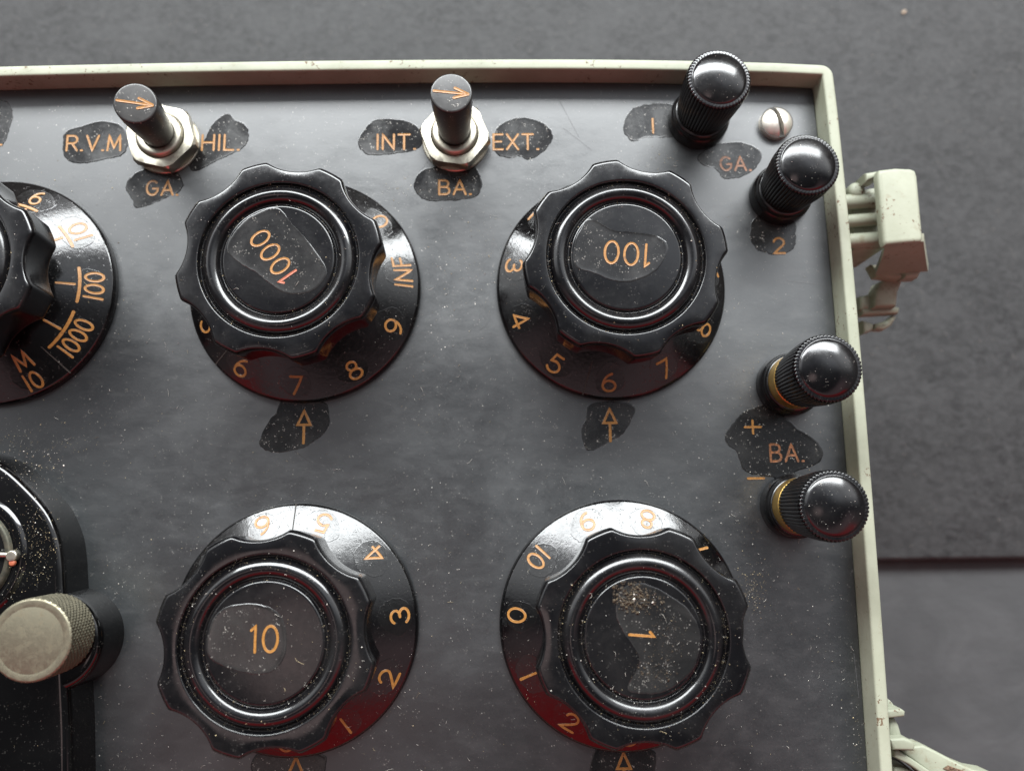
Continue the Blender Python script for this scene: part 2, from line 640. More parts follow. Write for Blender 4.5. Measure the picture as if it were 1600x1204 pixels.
def ribbon(mb, pts, w, fmap, mi, eps=0.035):
    """one engraved stroke: shallow rounded groove filled with paint; fmap(u, v, e) -> 3-D point"""
    P = [np.array(p, float) for p in pts]
    Q = [P[0]]
    for p in P[1:]:
        if np.linalg.norm(p - Q[-1]) > 1e-4:
            Q.append(p)
    # resample for wobble and curvature
    R = [Q[0]]
    for a, b in zip(Q, Q[1:]):
        k = max(1, int(np.linalg.norm(b - a) / (w * 0.9)))
        for i in range(1, k + 1):
            R.append(a + (b - a) * i / k)
    closed = np.linalg.norm(R[0] - R[-1]) < 1e-3
    if closed:
        R = R[:-1]
    n = len(R)
    _lift[0] = (_lift[0] + 1) % 7
    eps = eps + _lift[0] * 0.0025
    half = w / 2
    prof = [(-1, 0.0), (-0.8, 0.035), (-0.35, 0.008), (0.35, 0.008), (0.8, 0.035), (1, 0.0)]
    m = len(prof)
    vs, fs = [], []
    for i in range(n):
        if closed:
            a, c = R[i - 1], R[(i + 1) % n]
        else:
            a, c = R[max(i - 1, 0)], R[min(i + 1, n - 1)]
        b = R[i]
        e1, e2 = b - a, c - b
        if np.linalg.norm(e1) < 1e-9: e1 = e2
        if np.linalg.norm(e2) < 1e-9: e2 = e1
        e1 = e1 / np.linalg.norm(e1)
        e2 = e2 / np.linalg.norm(e2)
        nn = np.array([-(e1 + e2)[1], (e1 + e2)[0]])
        L = np.linalg.norm(nn)
        nn = nn / L if L > 1e-3 else np.array([-e1[1], e1[0]])
        k = 1 / max(abs(nn.dot(np.array([-e1[1], e1[0]]))), 0.55)
        hw = half * (1 + rng.normal(0, 0.035))
        for s, e in prof:
            q = b + nn * s * hw * k
            vs.append(fmap(q[0], q[1], eps + e))
    segs = n if closed else n - 1
    for i in range(segs):
        j = (i + 1) % n
        for k in range(m - 1):
            fs.append((i * m + k, j * m + k, j * m + k + 1, i * m + k + 1)[::-1])
    if not closed:
        for end, idx in ((0, 0), (1, n - 1)):
            b = R[idx]
            d = (R[0] - R[1]) if end == 0 else (R[-1] - R[-2])
            d /= np.linalg.norm(d)
            pr = np.array([-d[1], d[0]])
            c = len(vs)
            vs.append(fmap(b[0], b[1], eps + 0.008))
            ring = []
            for k in range(7):
                a = -PI / 2 + PI * k / 6
                q = b + (d * math.cos(a) + pr * math.sin(a)) * half
                ring.append(len(vs))
                vs.append(fmap(q[0], q[1], eps + 0.02))
            for k in range(6):
                fs.append((c, ring[k], ring[k + 1]))
    mb.add(vs, fs, mi)


def flat_map(cx, cy, z, rot=0.0):
    ca, sa = math.cos(rot), math.sin(rot)
    return lambda u, v, e: (cx + u * ca - v * sa, cy + u * sa + v * ca, z + e)


def write(mb, s, h, fmap, mi, width=None, w=0.5, gap=0.24):
    for st in text_strokes(s, h, width, gap):
        ribbon(mb, st, w, fmap, mi)


# ------------------------------------------------------------------ the setting
def rounded_slab(x0, x1, y0, y1, zt, zb, rad, mi=0):
    mb = MB([M['mat']])
    prof = [(y1, zt)] + [(y0 + rad * (1 - math.sin(a)), zt - rad * (1 - math.cos(a))) for a in np.linspace(0, PI / 2, 9)] + [(y0, zb), (y1, zb)]
    n = len(prof)
    vs = [(x0, y, z) for y, z in prof] + [(x1, y, z) for y, z in prof]
    fs = [(i, (i + 1) % n, n + (i + 1) % n, n + i) for i in range(n)]
    fs += [tuple(range(n))[::-1], tuple(range(n, 2 * n))]
    mb.add(vs, fs)
    return mb


ZT = -95.0
mb = rounded_slab(-700, 900, -61.5, 700, ZT, ZT - 4.5, 1.5)
tb = mb.build('tabletop')
tb['kind'] = 'structure'
mb = MB([M['floor']])
mb.add([(-1500, -1500, ZT - 4.6), (1800, -1500, ZT - 4.6), (1800, 1500, ZT - 4.6), (-1500, 1500, ZT - 4.6)], [(0, 1, 2, 3)])
fl = mb.build('ground')
fl['kind'] = 'structure'

# ------------------------------------------------------------------ the instrument
root = bpy.data.objects.new('test_instrument', None)
COL.objects.link(root)
root['label'] = 'electrical test instrument in a pale green case with a black dial panel'
root['category'] = 'test instrument'
root.location = (0, 0, ZT * MM)
XL, YB = -128.0, -142.0


class Shift(Matrix):
    pass


def part(mb, name, parent=root, label=None, angle=38):
    """link a mesh written in panel coordinates as a part of the instrument"""
    o = mb.build(name, None, label, angle)
    o.parent = parent
    if parent is root:
        o.location = (0, 0, -ZT * MM)
    return o


def outline(d, n_c=6, n_s=26):
    """outline of the slightly bowed case, d mm inside the outer edge, counter-clockwise"""
    def right(y): return 108.9 - ((y + 20) / 60.0) ** 2 * (0.85 if y > -20 else 0.35) if y > -110 else 108.1
    def top(x): return 47.3 - ((x - 42) / 66.0) ** 2 * (1.5 if x > 42 else 0.5) if x > -70 else 45.85
    r = max(2.6 - d, 0.35)
    pts = []
    X1, Y1 = right(46) - d, top(108) - d
    for k in range(n_s):                                     # right side, upwards
        y = YB + d + (Y1 - r - YB - d) * k / n_s
        pts.append((right(y) - d if k else right(y) - d, y))
    for k in range(n_c + 1):
        a = PI / 2 * k / n_c
        pts.append((X1 - r + r * math.cos(a), Y1 - r + r * math.sin(a)))
    for k in range(1, n_s):                                  # top side, leftwards
        x = (X1 - r) + (XL + d - X1 + r) * k / n_s
        pts.append((x, top(x) - d))
    pts.append((XL + d, top(XL) - d))
    pts.append((XL + d, YB + d))
    return pts


mb = MB([M['paint']])
sec = fillet([(2.35, -2.0), (2.35, 5.0, 0.55), (0.0, 5.0, 0.75), (0.0, -94.9)], 5)
L = [[(x, y, z) for x, y in outline(d)] for d, z in sec]
mb.loops(L, 0, cap_top=False, cap_bottom=True)
case = part(mb, 'case', label='pale green enamelled case with a chipped raised rim')

# ---- panel with its lettering and oily patches
mb = MB([M['panel'], M['patch'], M['orange'], M['worn'], M['faint_patch'], M['scuff']])
po = outline(2.5)
mb.loops([[(x, y, 0.0) for x, y in inset(po, 0.15)], [(x, y, -0.15) for x, y in po], [(x, y, -4.0) for x, y in po]], 0)
flat = lambda x, y: 0.0
PATCHES = [
    [(98, 222), (104, 205), (125, 197), (160, 189), (190, 196), (200, 220), (192, 242), (160, 250), (125, 256), (102, 246)],
    [(315, 228), (328, 200), (343, 183), (358, 177), (368, 188), (382, 193), (389, 210), (383, 228), (362, 241), (338, 252), (308, 267), (296, 262), (300, 243)],
    [(196, 292), (205, 276), (225, 264), (265, 260), (286, 284), (280, 300), (262, 308), (240, 318), (213, 325), (206, 310)],
    [(559, 222), (575, 195), (590, 186), (625, 187), (652, 197), (660, 225), (642, 236), (600, 242), (573, 241)],
    [(775, 240), (772, 210), (785, 192), (815, 183), (845, 190), (862, 205), (863, 220), (845, 240), (825, 250), (812, 244), (798, 247)],
    [(646, 290), (655, 270), (680, 260), (735, 258), (751, 275), (752, 295), (742, 308), (710, 313), (670, 314), (654, 305)],
    [(974, 197), (982, 175), (1000, 165), (1030, 161), (1056, 168), (1062, 210), (1035, 215), (1008, 215), (990, 221), (978, 212)],
    [(1090, 245), (1110, 230), (1135, 223), (1160, 222), (1185, 233), (1190, 248), (1175, 268), (1150, 279), (1130, 278), (1118, 264), (1098, 258)],
    [(1172, 370), (1175, 345), (1195, 335), (1238, 340), (1244, 365), (1240, 388), (1215, 398), (1190, 393), (1178, 385)],
    [(1133, 680), (1150, 655), (1172, 638), (1205, 636), (1242, 665), (1275, 688), (1285, 705), (1280, 722), (1255, 733), (1220, 745), (1190, 743), (1163, 735), (1150, 705), (1137, 695)],
    [(405, 690), (415, 665), (430, 645), (445, 625), (505, 628), (515, 650), (510, 672), (490, 690), (470, 700), (435, 707), (414, 702)],
    [(908, 672), (915, 655), (925, 630), (990, 632), (984, 660), (970, 680), (950, 690), (930, 702), (918, 703), (911, 690)],
    [(-20, 160), (5, 157), (18, 168), (20, 185), (14, 205), (5, 225), (-20, 235)],
    [(400, 1178), (500, 1176), (508, 1200), (500, 1240), (410, 1240)],
    [(930, 1170), (1015, 1168), (1024, 1200), (1010, 1236), (935, 1236)],
]
for k, P in enumerate(PATCHES):
    blob(mb, [at(x, y) for x, y in P], flat, 4 if k in (6, 7, 11, 13, 14) else 1, eps=0.02, jit=0.16, edge=0.03)


def ptext(s, px, py, h, width, rot=0.0, mi=2, w=0.46, gap=0.24):
    p = at(px, py)
    write(mb, s, h, flat_map(p[0], p[1], 0.035, rot), mi, width, w, gap)


ptext('R.V.M', 147, 224, 3.2, 11.0)
ptext('HIL.', 345, 223, 3.3, 7.6)
ptext('GA.', 254, 294, 3.0, 6.3)
ptext('INT.', 619, 222, 3.2, 7.9)
ptext('EXT.', 806, 222, 3.3, 9.3)
ptext('BA.', 711, 293, 3.0, 6.5)
ptext('1', 1020, 197, 3.1, 0.3)
ptext('GA.', 1149, 256, 2.9, 6.2, mi=3)
ptext('2', 1217, 384, 3.2, 2.1)
ptext('+', 1176, 667, 3.4, 3.1)
ptext('-', 1181, 747, 3.4, 3.1)
ptext('BA.', 1229, 707, 3.3, 6.4, mi=3, w=0.45)
ptext('.', 2, 216, 3.0, 0.4)
for px, py in ((475, 667), (953, 664), (462, 1211), (975, 1204)):
    c = at(px, py)
    fm = flat_map(c[0], c[1], 0.035)
    ribbon(mb, [(-1.25, 0.45), (0, 3.2), (1.25, 0.45), (-1.25, 0.45)], 0.5, fm, 2)
    ribbon(mb, [(0, 0.4), (0, -3.1)], 0.55, fm, 2)
# old scratches on the panel
for (x0, y0, x1, y1) in ((1225, 438, 1290, 445), (1334, 1020, 1342, 1090), (870, 150, 905, 215), (880, 200, 925, 235)):
    a, b = at(x0, y0), at(x1, y1)
    q = np.array([b[1] - a[1], a[0] - b[0]]) / np.hypot(*(b - a)[:2]) * 0.05
    mb.add([(a[0] - q[0], a[1] - q[1], 0.015), (b[0] - q[0], b[1] - q[1], 0.015), (b[0] + q[0], b[1] + q[1], 0.03), (a[0] + q[0], a[1] + q[1], 0.03)], [(0, 1, 2, 3)], 5)
for _ in range(46):                                       # faint hairline scratches
    a = at(rng.uniform(20, 1320), rng.uniform(150, 1190))
    t, L = rng.normal(0.4, 0.9), 0.6 + rng.exponential(2.6)
    d = np.array([math.cos(t), math.sin(t)])
    b = a[:2] + d * min(L, 9)
    if max(a[0], b[0]) > 104 or max(a[1], b[1]) > 42:
        continue
    q = np.array([-d[1], d[0]]) * rng.uniform(0.012, 0.03)
    mb.add([(*(a[:2] - q), 0.012), (*(b - q * 0.3), 0.012), (*(b + q * 0.3), 0.022), (*(a[:2] + q), 0.022)], [(0, 1, 2, 3)], 5 if rng.uniform() < 0.6 else 1)
panel = part(mb, 'panel', label='black panel with orange lettering, oily patches and dust')

# ---- rotary dials
SLOPE = math.tan(math.radians(25.5))


def cone(r):
    return 1.7 + (22.7 - r) * SLOPE if r < 22.7 else 1.7


SKIRT = fillet([(11.0, cone(12.2)), (12.2, cone(12.2), 0.4), (22.7, 1.7, 0.35), (23.0, 1.1, 0.3), (23.0, 0.0)], 5)
KTOP = 20.3
KDISC = 20.3
KPROF = fillet([(0, KDISC), (9.7, KDISC, 0.3), (10.02, 19.75, 0.15), (10.25, 19.75, 0.15), (10.75, 20.6, 0.5), (11.9, 21.15, 1.3), (13.1, 20.5, 0.7),
                (13.6, 19.55, 0.2), (13.85, 19.55, 0.15), (14.1, 20.5, 0.25), (15.6, 20.55, 1.0), (17.85, 20.4, 0.42), (18.4, 19.7, 0.45), (17.95, 12.2, 0.5), (17.3, 11.6, 0.4), (13.0, 11.4, 0.4), (12.4, 10.5, 0.3), (11.9, 6.2)], 6)


def lobes(off):
    off = math.radians(off)
    rf, d0, R0 = 9.5, 25.95, 18.4

    def f(t, r, z):
        if r <= 14.3:
            return r
        u = (t - off) % (PI / 4) - PI / 8            # 0 at the middle of a flute
        s = rf * rf - (d0 * math.sin(u)) ** 2
        rfl = d0 * math.cos(u) - math.sqrt(s) if s > 0 else 30.0
        k = 0.32
        h = min(max(0.5 + 0.5 * (R0 - rfl) / k, 0), 1)
        R = R0 * (1 - h) + rfl * h - k * h * (1 - h)
        if z < 19.6:
            return r * R / R0
        return 14.3 + (r - 14.3) * (R - 14.3) / (R0 - 14.3)
    return f


def knob_z(r):
    for (a, za), (b, zb) in zip(KPROF, KPROF[1:]):
        if a <= r <= b and b > a:
            return za + (zb - za) * (r - a) / (b - a)
    return KPROF[-3][1]


DIALS = []


def polar_map(c, phi, r0):
    def f(u, v, e):
        r = r0 - v
        a = phi + u / r0
        return (c[0] + r * math.cos(a), c[1] + r * math.sin(a), cone(r) + e)
    return f


def make_dial(c, nums, off, disc, rot, disc_w, film_px, lines, label, klabel, disc_off=(0, 0), h_disc=4.3, koff=(0, 0)):
    kc = (c[0] + koff[0], c[1] + koff[1])
    DIALS.append((c, off, kc))
    mb = MB([M['dial'], M['film'], M['orange'], M['slot']])
    mb.lathe(SKIRT, 160, (c[0], c[1], 0), 0)
    for s, phi, r0, h, w in nums:
        a = math.radians(phi)
        if s == 'bar':
            ribbon(mb, [(-h / 2, 0), (-h / 4, 0), (0, 0), (h / 4, 0), (h / 2, 0)], 0.54, polar_map(c, a, r0), 2, eps=0.06)
            continue
        write(mb, s, h, polar_map(c, a, r0), 2, w, 0.46, 0.26)
    for phi in sorted({round(n[1], 1) for n in nums if n[0] != 'bar' and n[2] > 18.5}):
        a = math.radians(phi)
        hw = 3.4 + rng.uniform(-0.4, 0.5)
        ring = []
        for k in range(9):
            q = 2 * PI * k / 9
            u, v = hw * math.cos(q) * rng.uniform(0.85, 1.12), 3.0 * math.sin(q) * rng.uniform(0.85, 1.05) + 0.3
            r = min(19.4 - v, 22.4)
            ring.append((c[0] + r * math.cos(a + u / 19.5), c[1] + r * math.sin(a + u / 19.5)))
        blob(mb, ring, lambda x, y: cone(math.hypot(x - c[0], y - c[1])), 1, eps=0.012, jit=0.16, edge=0.012)
    for phi in lines:                                     # radial index scratches
        ribbon(mb, [(0, -3.2), (0, 0), (0, 3.0)], 0.22, polar_map(c, math.radians(phi), 19.6), 3, eps=0.03)
    d = part(mb, 'dial', label=label)
    kb = MB([M['knob'], M['disc_film'], M['orange'], M['red']])
    kb.lathe(KPROF, 320, (kc[0], kc[1], 0), 0, lobes(off))
    zt = KDISC
    if film_px is not None:
        P = [at(x, y, zt) for x, y in film_px]
        P2 = []
        for p in P:
            q = np.array([p[0] - kc[0], p[1] - kc[1]])
            L = np.hypot(*q)
            q *= min(1, 9.3 / L)
            P2.append((kc[0] + q[0], kc[1] + q[1]))
        blob(kb, P2, lambda x, y: zt, 1, eps=0.02, jit=0.08, edge=0.05)
    fm = flat_map(kc[0] + disc_off[0], kc[1] + disc_off[1], zt + 0.03, math.radians(rot))
    st = text_strokes(disc, h_disc, disc_w, 0.26)
    for i, s in enumerate(st):
        ribbon(kb, s, 0.44, fm, 3 if (disc == 'i000' and i == 0) else 2)
    k = part(kb, 'knob', d, klabel)
    return d


def ring_nums(first, phi0, step, names, r0=19.85, h=3.15):
    out = []
    for i, s in enumerate(names):
        w = {'1': 0.5, '10': 3.4, 'INF': 6.0, '4': 2.6}.get(s, 2.4)
        out.append((s, phi0 + step * i, r0, h, w))
    return out


c1px = lambda pts, ox, oy, s: [(ox + x / s, oy + y / s) for x, y in pts]
F1000 = c1px([(330, 330), (420, 272), (500, 262), (565, 345), (640, 430), (715, 540), (700, 600), (640, 648), (540, 655), (450, 600), (400, 560), (330, 520), (270, 450)], 260, 230, 2.867)
F100 = c1px([(415, 430), (430, 370), (490, 320), (600, 372), (680, 380), (800, 400), (842, 450), (800, 540), (720, 590), (620, 602), (500, 560), (425, 530)], 750, 230, 2.867)
F10 = c1px([(262, 570), (330, 500), (440, 478), (540, 500), (592, 560), (602, 680), (560, 760), (470, 785), (330, 750), (255, 690)], 230, 770, 2.775)
F1 = c1px([(610, 420), (700, 390), (800, 430), (900, 500), (975, 600), (975, 720), (930, 800), (800, 860), (690, 868), (640, 840), (690, 720), (620, 600), (590, 520)], 750, 770, 2.775)

make_dial((0, 0), ring_nums('7', -92, 33.4, ['7', '8', '9', 'INF', '0']) + ring_nums('6', -125, -32.4, ['6', '5', '4', '3', '2']), 16,
          'i000', 126, 10.2, F1000, [-138], 'round dial skirt with orange numerals and the letters INF', 'fluted black knob marked 1000', (-0.9, 0.4), 3.5)
make_dial((61.12, 0), ring_nums('6', -93.5, 33, ['6', '7', '8', '9', '10', '0']) + ring_nums('5', -126, -32.6, ['5', '4', '3', '2', '1']), 10,
          'i00', 174, 7.9, F100, [-106], 'dial skirt with the numeral 6 at its lowest point', 'fluted black knob marked 100', (0.2, 0.4), 4.0)
make_dial((0, -65.2), ring_nums('3', 6, -32.6, ['3', '2', '1', '0']) + ring_nums('4', 41.5, 33.4, ['4', '5', '6', '7', '8', '9', '10']), 27,
          'i0', 0, 4.3, F10, [91], 'dial skirt with the numerals 4 to 6 in the window glare', 'fluted black knob marked 10', (0.0, 0.6), 4.05, (0.0, 0.4))
make_dial((61.12, -65.2), ring_nums('0', 174.5, 32.2, ['0', '1', '2', '3', '4', '5', '6']) + ring_nums('10', 142, -33.6, ['10', '9', '8', '7']), 22,
          'i', -95, 0.95, F1, [], 'dial skirt with the numerals 8 to 10 in the window glare', 'fluted black knob marked 1 with a crusty dirty centre', (-0.3, 0.5), 4.0, (0.65, 0.4))
LF = [('1', 0.9, 15.3, 2.8, 0.4), ('bar', 0.9, 17.5, 6.8, 0), ('100', 0.9, 19.8, 2.9, 5.2),
      ('1', -30.5, 15.5, 2.8, 0.4), ('bar', -30.5, 17.5, 8.2, 0), ('1000', -30.5, 19.8, 2.9, 7.2),
      ('1', 35.6, 15.3, 2.8, 0.4), ('bar', 35.6, 17.5, 5.0, 0), ('10', 35.6, 19.8, 2.9, 3.6),
      ('1', 69, 15.3, 2.8, 0.4), ('bar', 69, 17.3, 4.0, 0), ('9', 69, 19.8, 3.0, 1.9),
      ('M', -62, 16.8, 2.9, 2.6), ('10', -63.5, 20.6, 2.9, 2.9)]
make_dial((-60.6, 0), LF, 24, '1', 0, 0.6, None, [-47], 'dial skirt engraved with fractions', 'fluted black knob cut off by the picture edge')


# ---- terminals
def saw(n, depth):
    def f(t, r, z):
        x = (t * n / (2 * PI)) % 1.0
        return r - depth * (1 - abs(math.sin(PI * x)) ** 0.7) if r > 5.25 else r
    return f


def make_terminal(px, py, h, gap, label):
    p = at(px, py, h - 0.8)
    c = (p[0], p[1], 0)
    mb = MB([M['knob']])
    mb.lathe(fillet([(3.0, 4.4), (5.3, 4.4, 0.3), (5.75, 4.0, 0.4), (5.75, 3.0, 0.2), (6.05, 2.7, 0.3), (6.25, 1.8, 0.5), (6.25, 0.0)], 5), 72, c)
    t = part(mb, 'terminal', label=label)
    cb = MB([M['brass']])
    cb.lathe([(2.0, 4.4 + gap), (5.2, 4.4 + gap), (5.3, 4.3 + gap), (5.3, 4.3), (4.0, 4.2)] if gap > 1 else [(2.0, 4.5), (4.7, 4.45), (4.7, 4.2)], 64, c)
    part(cb, 'collar', t)
    z0 = 4.4 + gap
    kb = MB([M['knob']])
    R = 6.15
    RS = 11.0
    dome = [(RS * math.sin(a), h + 0.1 - RS * (1 - math.cos(a))) for a in np.linspace(0, math.radians(26.5), 14)]
    prof = dome + fillet([(4.98, h - 1.12), (5.15, h - 1.28, 0.12), (5.9, h - 1.3, 0.25), (R, h - 1.75, 0.25), (R - 0.03, h - 5), (R - 0.45, z0 + 3.0), (R - 0.75, z0 + 0.4, 0.2), (5.1, z0 + 0.1), (2, z0 + 0.05)], 4)
    kb.lathe(prof, 432, c, 0, saw(54, 0.24))
    part(kb, 'cap', t)
    return t


make_terminal(1125, 121, 17.8, 0.05, 'black knurled terminal beside the number 1')
make_terminal(1264, 255, 16.6, 0.05, 'black knurled terminal above the number 2')
make_terminal(1296, 574, 21.0, 3.3, 'black knurled terminal unscrewed to show brass, above the plus sign')
make_terminal(1306, 790, 21.0, 3.1, 'black knurled terminal unscrewed to show brass, below the minus sign')


# ---- push switches: hexagonal nut, bush and black lever with an arrow on its end
def make_switch(cpx, tip_px, ztip, hexoff, label):
    c = at(*cpx, 2.0)
    mb = MB([M['nickel']])
    n = 72
    R = 7.35

    def hexr(t, k):
        u = (t - math.radians(hexoff)) % (PI / 3) - PI / 6
        return R * math.cos(PI / 6) / math.cos(u) * k
    mb.lathe([(4.0, 0.55), (6.75, 0.55), (6.9, 0.4), (6.9, 0.0)], 64, (c[0], c[1], 0))
    rows = []
    for z, k, cap in ((3.3, 1, 5.6), (3.3, 1, 6.7), (3.28, 1, 6.85), (2.95, 1, 9), (0.95, 1, 9), (0.6, 1, 6.9)):
        rows.append([(c[0] + min(hexr(t, 1), cap) * math.cos(t), c[1] + min(hexr(t, 1), cap) * math.sin(t), z) for t in np.linspace(0, 2 * PI, n, endpoint=False) + math.radians(hexoff)])
    inner = [(c[0] + 4.9 * math.cos(t), c[1] + 4.9 * math.sin(t), 3.25) for t in np.linspace(0, 2 * PI, n, endpoint=False) + math.radians(hexoff)]
    mb.loops([inner] + rows, 0, cap_top=False, cap_bottom=False)
    s = part(mb, 'switch', label=label)
    bb = MB([M['nickel']])
    bb.lathe(fillet([(2.6, 3.4), (3.2, 4.3, 0.3), (4.3, 4.3, 0.4), (4.7, 3.8, 0.2), (4.55, 3.5), (4.75, 3.2), (4.75, 2.6)], 4), 64, (c[0], c[1], 0))
    part(bb, 'bush', s)
    tip = at(*tip_px, ztip)
    a = np.array([c[0], c[1], 3.2])
    ax = tip - a
    Lh = np.linalg.norm(ax)
    ax /= Lh
    lb = MB([M['lever'], M['orange']])
    lb.lathe(fillet([(0, Lh), (3.9, Lh, 0.45), (3.9, Lh - 3, 0), (3.55, Lh * 0.45), (3.05, 0.9, 0.5), (2.2, 0.0)], 5), 64, a, 0, axis=ax)
    e1 = np.array([1, 0, 0]) - ax * ax[0]
    e1 /= np.linalg.norm(e1)
    e2 = np.cross(ax, e1)
    rot = math.radians(-6)
    e1, e2 = e1 * math.cos(rot) + e2 * math.sin(rot), -e1 * math.sin(rot) + e2 * math.cos(rot)
    fm = lambda u, v, e: tuple(tip + e1 * u + e2 * v + ax * (e + 0.02))
    ribbon(lb, [(-3.2, 0), (3.1, 0)], 0.5, fm, 1)
    ribbon(lb, [(0.6, 0.95), (3.1, 0.05)], 0.55, fm, 1)
    ribbon(lb, [(0.6, -0.95), (3.1, -0.05)], 0.55, fm, 1)
    part(lb, 'lever', s)


make_switch((254, 216), (211, 161), 17.5, -14, 'switch with a black arrow lever between R.V.M and HIL.')
make_switch((711, 213), (705, 145), 19.0, -9, 'switch with a black arrow lever between INT. and EXT.')

# ---- panel screw with a slot
c = at(1216, 188, 2.0)
mb = MB([M['bright'], M['slot']])
R, RS = 3.4, 3.9
sa = math.radians(105)
e1, e2 = np.array([math.cos(sa), math.sin(sa)]), np.array([-math.sin(sa), math.cos(sa)])
dome_z = lambda q: 0.9 + math.sqrt(RS * RS - q * q) - math.sqrt(RS * RS - R * R)
for sg in (1, -1):
    NV, NU = 14, 26
    vs, fs = [], []
    for a in range(NV + 1):
        v = 0.5 + (R - 0.5) * math.sin(PI / 2 * a / NV)
        hu = math.sqrt(max(R * R - v * v, 1e-6))
        for b in range(NU + 1):
            u = -hu * math.cos(PI * b / NU)
            p = c[:2] + e1 * u + e2 * v * sg
            vs.append((p[0], p[1], dome_z(min(math.hypot(u, v), R))))
    for a in range(NV):
        for b in range(NU):
            q = (a * (NU + 1) + b, a * (NU + 1) + b + 1, (a + 1) * (NU + 1) + b + 1, (a + 1) * (NU + 1) + b)
            fs.append(q if sg > 0 else q[::-1])
    mb.add(vs, fs, 0)
    wall = vs[:NU + 1] + [(x, y, 1.25) for x, y, z in vs[:NU + 1]]
    mb.add(wall, [(b, NU + 1 + b, NU + 2 + b, b + 1) if sg > 0 else (b + 1, NU + 2 + b, NU + 1 + b, b) for b in range(NU)], 0)
mb.lathe([(0, 1.25), (R, 1.24)], 64, (c[0], c[1], 0), 1)
mb.lathe([(R, 0.92), (R + 0.02, 0.7), (R, 0.0)], 64, (c[0], c[1], 0), 0)
part(mb, 'screw', label='domed slotted metal screw in the panel corner', angle=30)

# ---- meter housing at the lower left
ZM = 8.6
base_px = [(-150, 800), (-120, 745), (-60, 712), (0, 708), (45, 728), (82, 760), (112, 795), (130, 835), (136, 872), (138, 905), (140, 935), (142, 970), (143, 1010), (145, 1050), (148, 1110), (149, 1150), (150, 1204), (151, 1290), (-150, 1290)]
P = [at(x, y)[:2] for x, y in base_px]
P = [tuple(q) for q in P]
mb = MB([M['gloss']])
sm = [tuple(q) for q in smooth_closed(P[1:-2], 5)[:-10]] + [P[-2], P[-1], P[0]]
mb.prism(sm, ZM, 0.0, bev=1.5, steps=6)
bc = at(120, 993)
mb.lathe(fillet([(0, ZM - 0.05), (5.2, ZM - 0.05), (8.6, ZM - 0.1, 2.6), (8.8, 0.0)], 8), 96, (bc[0], bc[1], 0))
# rings on the round top of the housing
rc = at(-60, 872, ZM)
mb.lathe(fillet([(9.6, ZM + 0.05), (9.9, ZM + 0.5, 0.2), (11.0, ZM + 0.5, 0.3), (11.6, ZM + 0.02)], 4), 96, (rc[0], rc[1], 0))
meter = part(mb, 'meter', label='glossy black moulded meter housing cut off by the picture edge')
mb = MB([M['bezel']])
mb.lathe(fillet([(7.9, ZM + 0.2), (8.0, ZM + 0.7, 0.2), (8.8, ZM + 0.7, 0.3), (9.2, ZM + 0.1)], 4), 96, (rc[0], rc[1], 0))
part(mb, 'bezel', meter)
mb = MB([M['glass']])
mb.lathe([(0, ZM + 0.45), (7.95, ZM + 0.35)], 64, (rc[0], rc[1], 0))
part(mb, 'window', meter)
mb = MB([M['nickel'], M['red']])
lug = at(20, 868, ZM + 0.9)
mb.lathe(fillet([(0, 0.6), (0.9, 0.6, 0.25), (1.05, 0.3, 0.2), (1.05, -0.7)], 4), 32, lug, 0)
lv = at(-25, 866, ZM + 0.9)
mb.lathe([(0, 0), (0.45, 0), (0.45, 5.0), (0, 5.0)][::-1], 20, lv, 0, axis=(1, -0.02, 0))
mb.lathe(fillet([(0, 0.5), (0.55, 0.45, 0.2), (0.6, 0.0)], 3), 20, lug + np.array([0.15, -1.2, 0.0]), 1)  # red bead stands in for the orange-red reflection at the pin tip
part(mb, 'pin', meter)
# knurled metal thumb nut
tc = at(47, 1000, 17.2)
mb = MB([M['knurl']])
RT = 6.85
prof = fillet([(0, 17.2), (5.3, 17.2), (5.4, 17.17), (5.5, 17.2), (6.5, 17.2, 0.15), (6.78, 16.95, 0.15)], 4) + [(RT, z) for z in np.linspace(16.5, 9.6, 44)] + [(6.6, 9.3), (6.2, 8.9), (5.8, 8.7)]


def diamond(t, r, z):
    if abs(r - RT) > 1e-6:
        return r
    a = t * 44 / (2 * PI)
    b = z / 0.98
    s1, s2 = (a + b) % 1.0, (a - b) % 1.0
    return r - 0.24 * (1 - min(1, 3.0 * min(s1, 1 - s1, s2, 1 - s2)))


mb.lathe(prof, 352, (tc[0], tc[1], 0), 0, diamond)
part(mb, 'thumb_nut', meter, 'dirty silver knurled thumb nut', angle=60)


# ---- the catch on the right-hand side of the case
def px_poly(pts, z):
    return [tuple(at(x, y, z)[:2]) for x, y in pts]


mb = MB([M['paint']])
# pressed bracket on the case wall with three rolled ribs, dirty between them
mb = MB([M['grimy'], M['paint']])
for (y0, y1, x1) in ((300, 324, 1378), (332, 352, 1380), (362, 385, 1384)):
    a, b = at(1322, (y0 + y1) / 2, -7), at(x1, (y0 + y1) / 2 - 4, -7)
    rr = (at(1340, y0, -7)[1] - at(1340, y1, -7)[1]) / 2 * 0.97
    ax = b - a
    Lx = float(np.linalg.norm(ax))
    mb.lathe(fillet([(0, Lx), (rr, Lx, 0.5), (rr, 0), (0, 0)], 4), 32, (a[0], a[1], -8.6), 0, axis=ax)
mb.prism(px_poly([(1330, 298), (1380, 292), (1384, 386), (1334, 390)], -9.5), -9.5, -24, 0.4)
e = at(1341, 296, -7)                                     # domed rivet at the far end of the bracket
mb.lathe([(1.9 * math.sin(a), -8.0 + 1.2 * math.cos(a)) for a in np.linspace(0, PI / 2, 9)] + [(1.9, -12)], 40, (e[0], e[1], 0), 1)
catch = part(mb, 'catch', label='pale green toggle catch with worn edges')
mb = MB([M['paint']])
